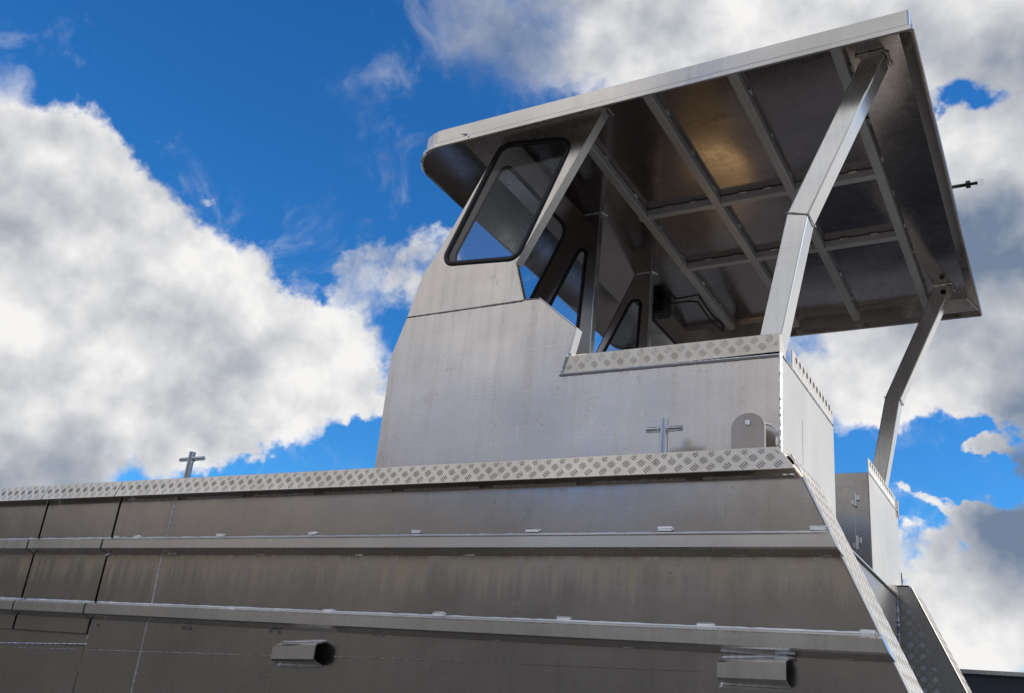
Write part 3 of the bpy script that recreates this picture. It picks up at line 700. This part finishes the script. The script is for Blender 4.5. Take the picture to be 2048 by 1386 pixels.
link('weld_bead', bead([(tx-.075, yo-.004, ZP-.008), (tx+.03, yo-.004, ZP-.008), (tx+.045, yo+.02, ZP-.008), (tx+.045, yo+.10, ZP-.008)], .008, jit=.45), M_CABIN, po)
fo = 5.50
pf = [Vector((p.x-.004, fo+.05, p.z)) for p in pc]
pf2 = post(pf, fo)
kx = pf[1]; link('weld_bead', bead([kx+Vector((-.044, -.052, .012)), kx+Vector((.044, -.052, -.012)), kx+Vector((.046, .05, -.014))], .0035), M_WELD, pf2)
link('weld_bead', bead([(tx-.06, fo-.004, ZP-.008), (tx+.04, fo-.004, ZP-.008), (tx+.045, fo+.10, ZP-.008)], .007, jit=.4), M_RAIL, pf2)
hc = pf[2]+Vector((-.005, -.054, -.05)); link('cable_hole', sweep([hc, hc+Vector((0, .003, 0))], circ(.016, 14)), M_RUBBER, pf2)
# stern light on the back rim
s0 = P(1912, 373, 'x', XR); sx = Vector((1, 0, 0))
lt = link('stern_light', sweep([s0-sx*.02, s0+sx*.045], circ(.009, 10)), M_PLASTIC, boat, True)
link('light_collar', sweep([s0+sx*.045, s0+sx*.05, s0+sx*.062, s0+sx*.066], circ(.019, 14)), M_PLASTIC, lt)
link('light_stem', sweep([s0+sx*.066, s0+sx*.098], circ(.008, 10)), M_PLASTIC, lt)
link('light_lens', sweep([s0+sx*.086, s0+sx*.128], circ(.015, 14)), M_LENS, lt)
# loose cable and radio box under the roof
cp = [P(1310, 602, 'z', ZP-.03), P(1335, 607, 'z', ZP-.05), P(1352, 606, 'z', ZP-.02), P(1378, 602, 'z', ZP-.02), P(1396, 604, 'z', ZP-.03), P(1408, 622, 'z', ZP-.03), P(1425, 645, 'z', ZP-.03), P(1446, 664, 'z', ZP-.03)]
link('cable', sweep(cp, circ(.006, 8)), M_PLASTIC, can, True)
q0 = P(1322, 615, 'z', ZP-.05); link('junction_box', box(q0+Vector((-.05, -.06, -.06)), q0+Vector((.05, .06, .045)), .012), M_PLASTIC, can)

# ================================================================== neighbouring hull beyond the stern, and the keel blocks
nbt = thing('boat_hull', 'dark blue grey hull side with pale capping rail beyond the stern', 'boat', (2.0, 10.2, 0))
a = P(1928, 1344, 'y', 9.0); zt = a.z
def hullring(x, yn, yf, k): return [Vector((x, yn, zt)), Vector((x, yn+.12, 1.1)), Vector((x, (yn+yf)/2, .5)), Vector((x, yf-.12, 1.1)), Vector((x, yf, zt))]
bm = bmesh.new(); R_ = [[bm.verts.new(p) for p in hullring(x, yn, yf, 0)] for x, yn, yf in ((-2.2, 9.0, 11.4), (2, 9.0, 11.4), (5, 9.1, 11.3), (7, 9.6, 10.8), (7.8, 10.1, 10.3))]
for A, B in zip(R_[:-1], R_[1:]):
    for j in range(4): bm.faces.new((A[j], A[j+1], B[j+1], B[j]))
bm.faces.new(R_[0]); link('hull', bm, M_NAVY, nbt)
link('deck', plate([Vector((x, y, zt-.2)) for x, y in ((-2.19, 9.04), (2, 9.04), (5, 9.14), (7, 9.63), (7.7, 10.2), (7, 10.77), (5, 11.26), (2, 11.36), (-2.19, 11.36))], Vector((0, 0, .01)), w=0), M_DECK, nbt)
path = [(-2.2, 9.0, zt), (2, 9.0, zt), (5, 9.1, zt), (7, 9.6, zt), (7.8, 10.1, zt)]
link('capping_rail', sweep(path, [(-.03, -.012), (.03, -.012), (.03, .02), (-.03, .02)]), M_POST, nbt)
for k4, (xx, where) in enumerate(((-7.6, 'near the bow ramp'), (-4.4, 'below the side door'), (-1.6, 'below the wheelhouse and stern lockers'))):
    kb = thing('keel_block', 'timber keel block under the aluminium boat '+where, 'block', (xx, YM, 0), 'timber blocks under the keel')
    for lv in range(2):
        link('timber', box((xx-.35 if lv else xx-.12, YM-(.12 if lv else .35), lv*.21), (xx+.35 if lv else xx+.12, YM+(.12 if lv else .35), lv*.21+.209), .01), M_TIMBER, kb)
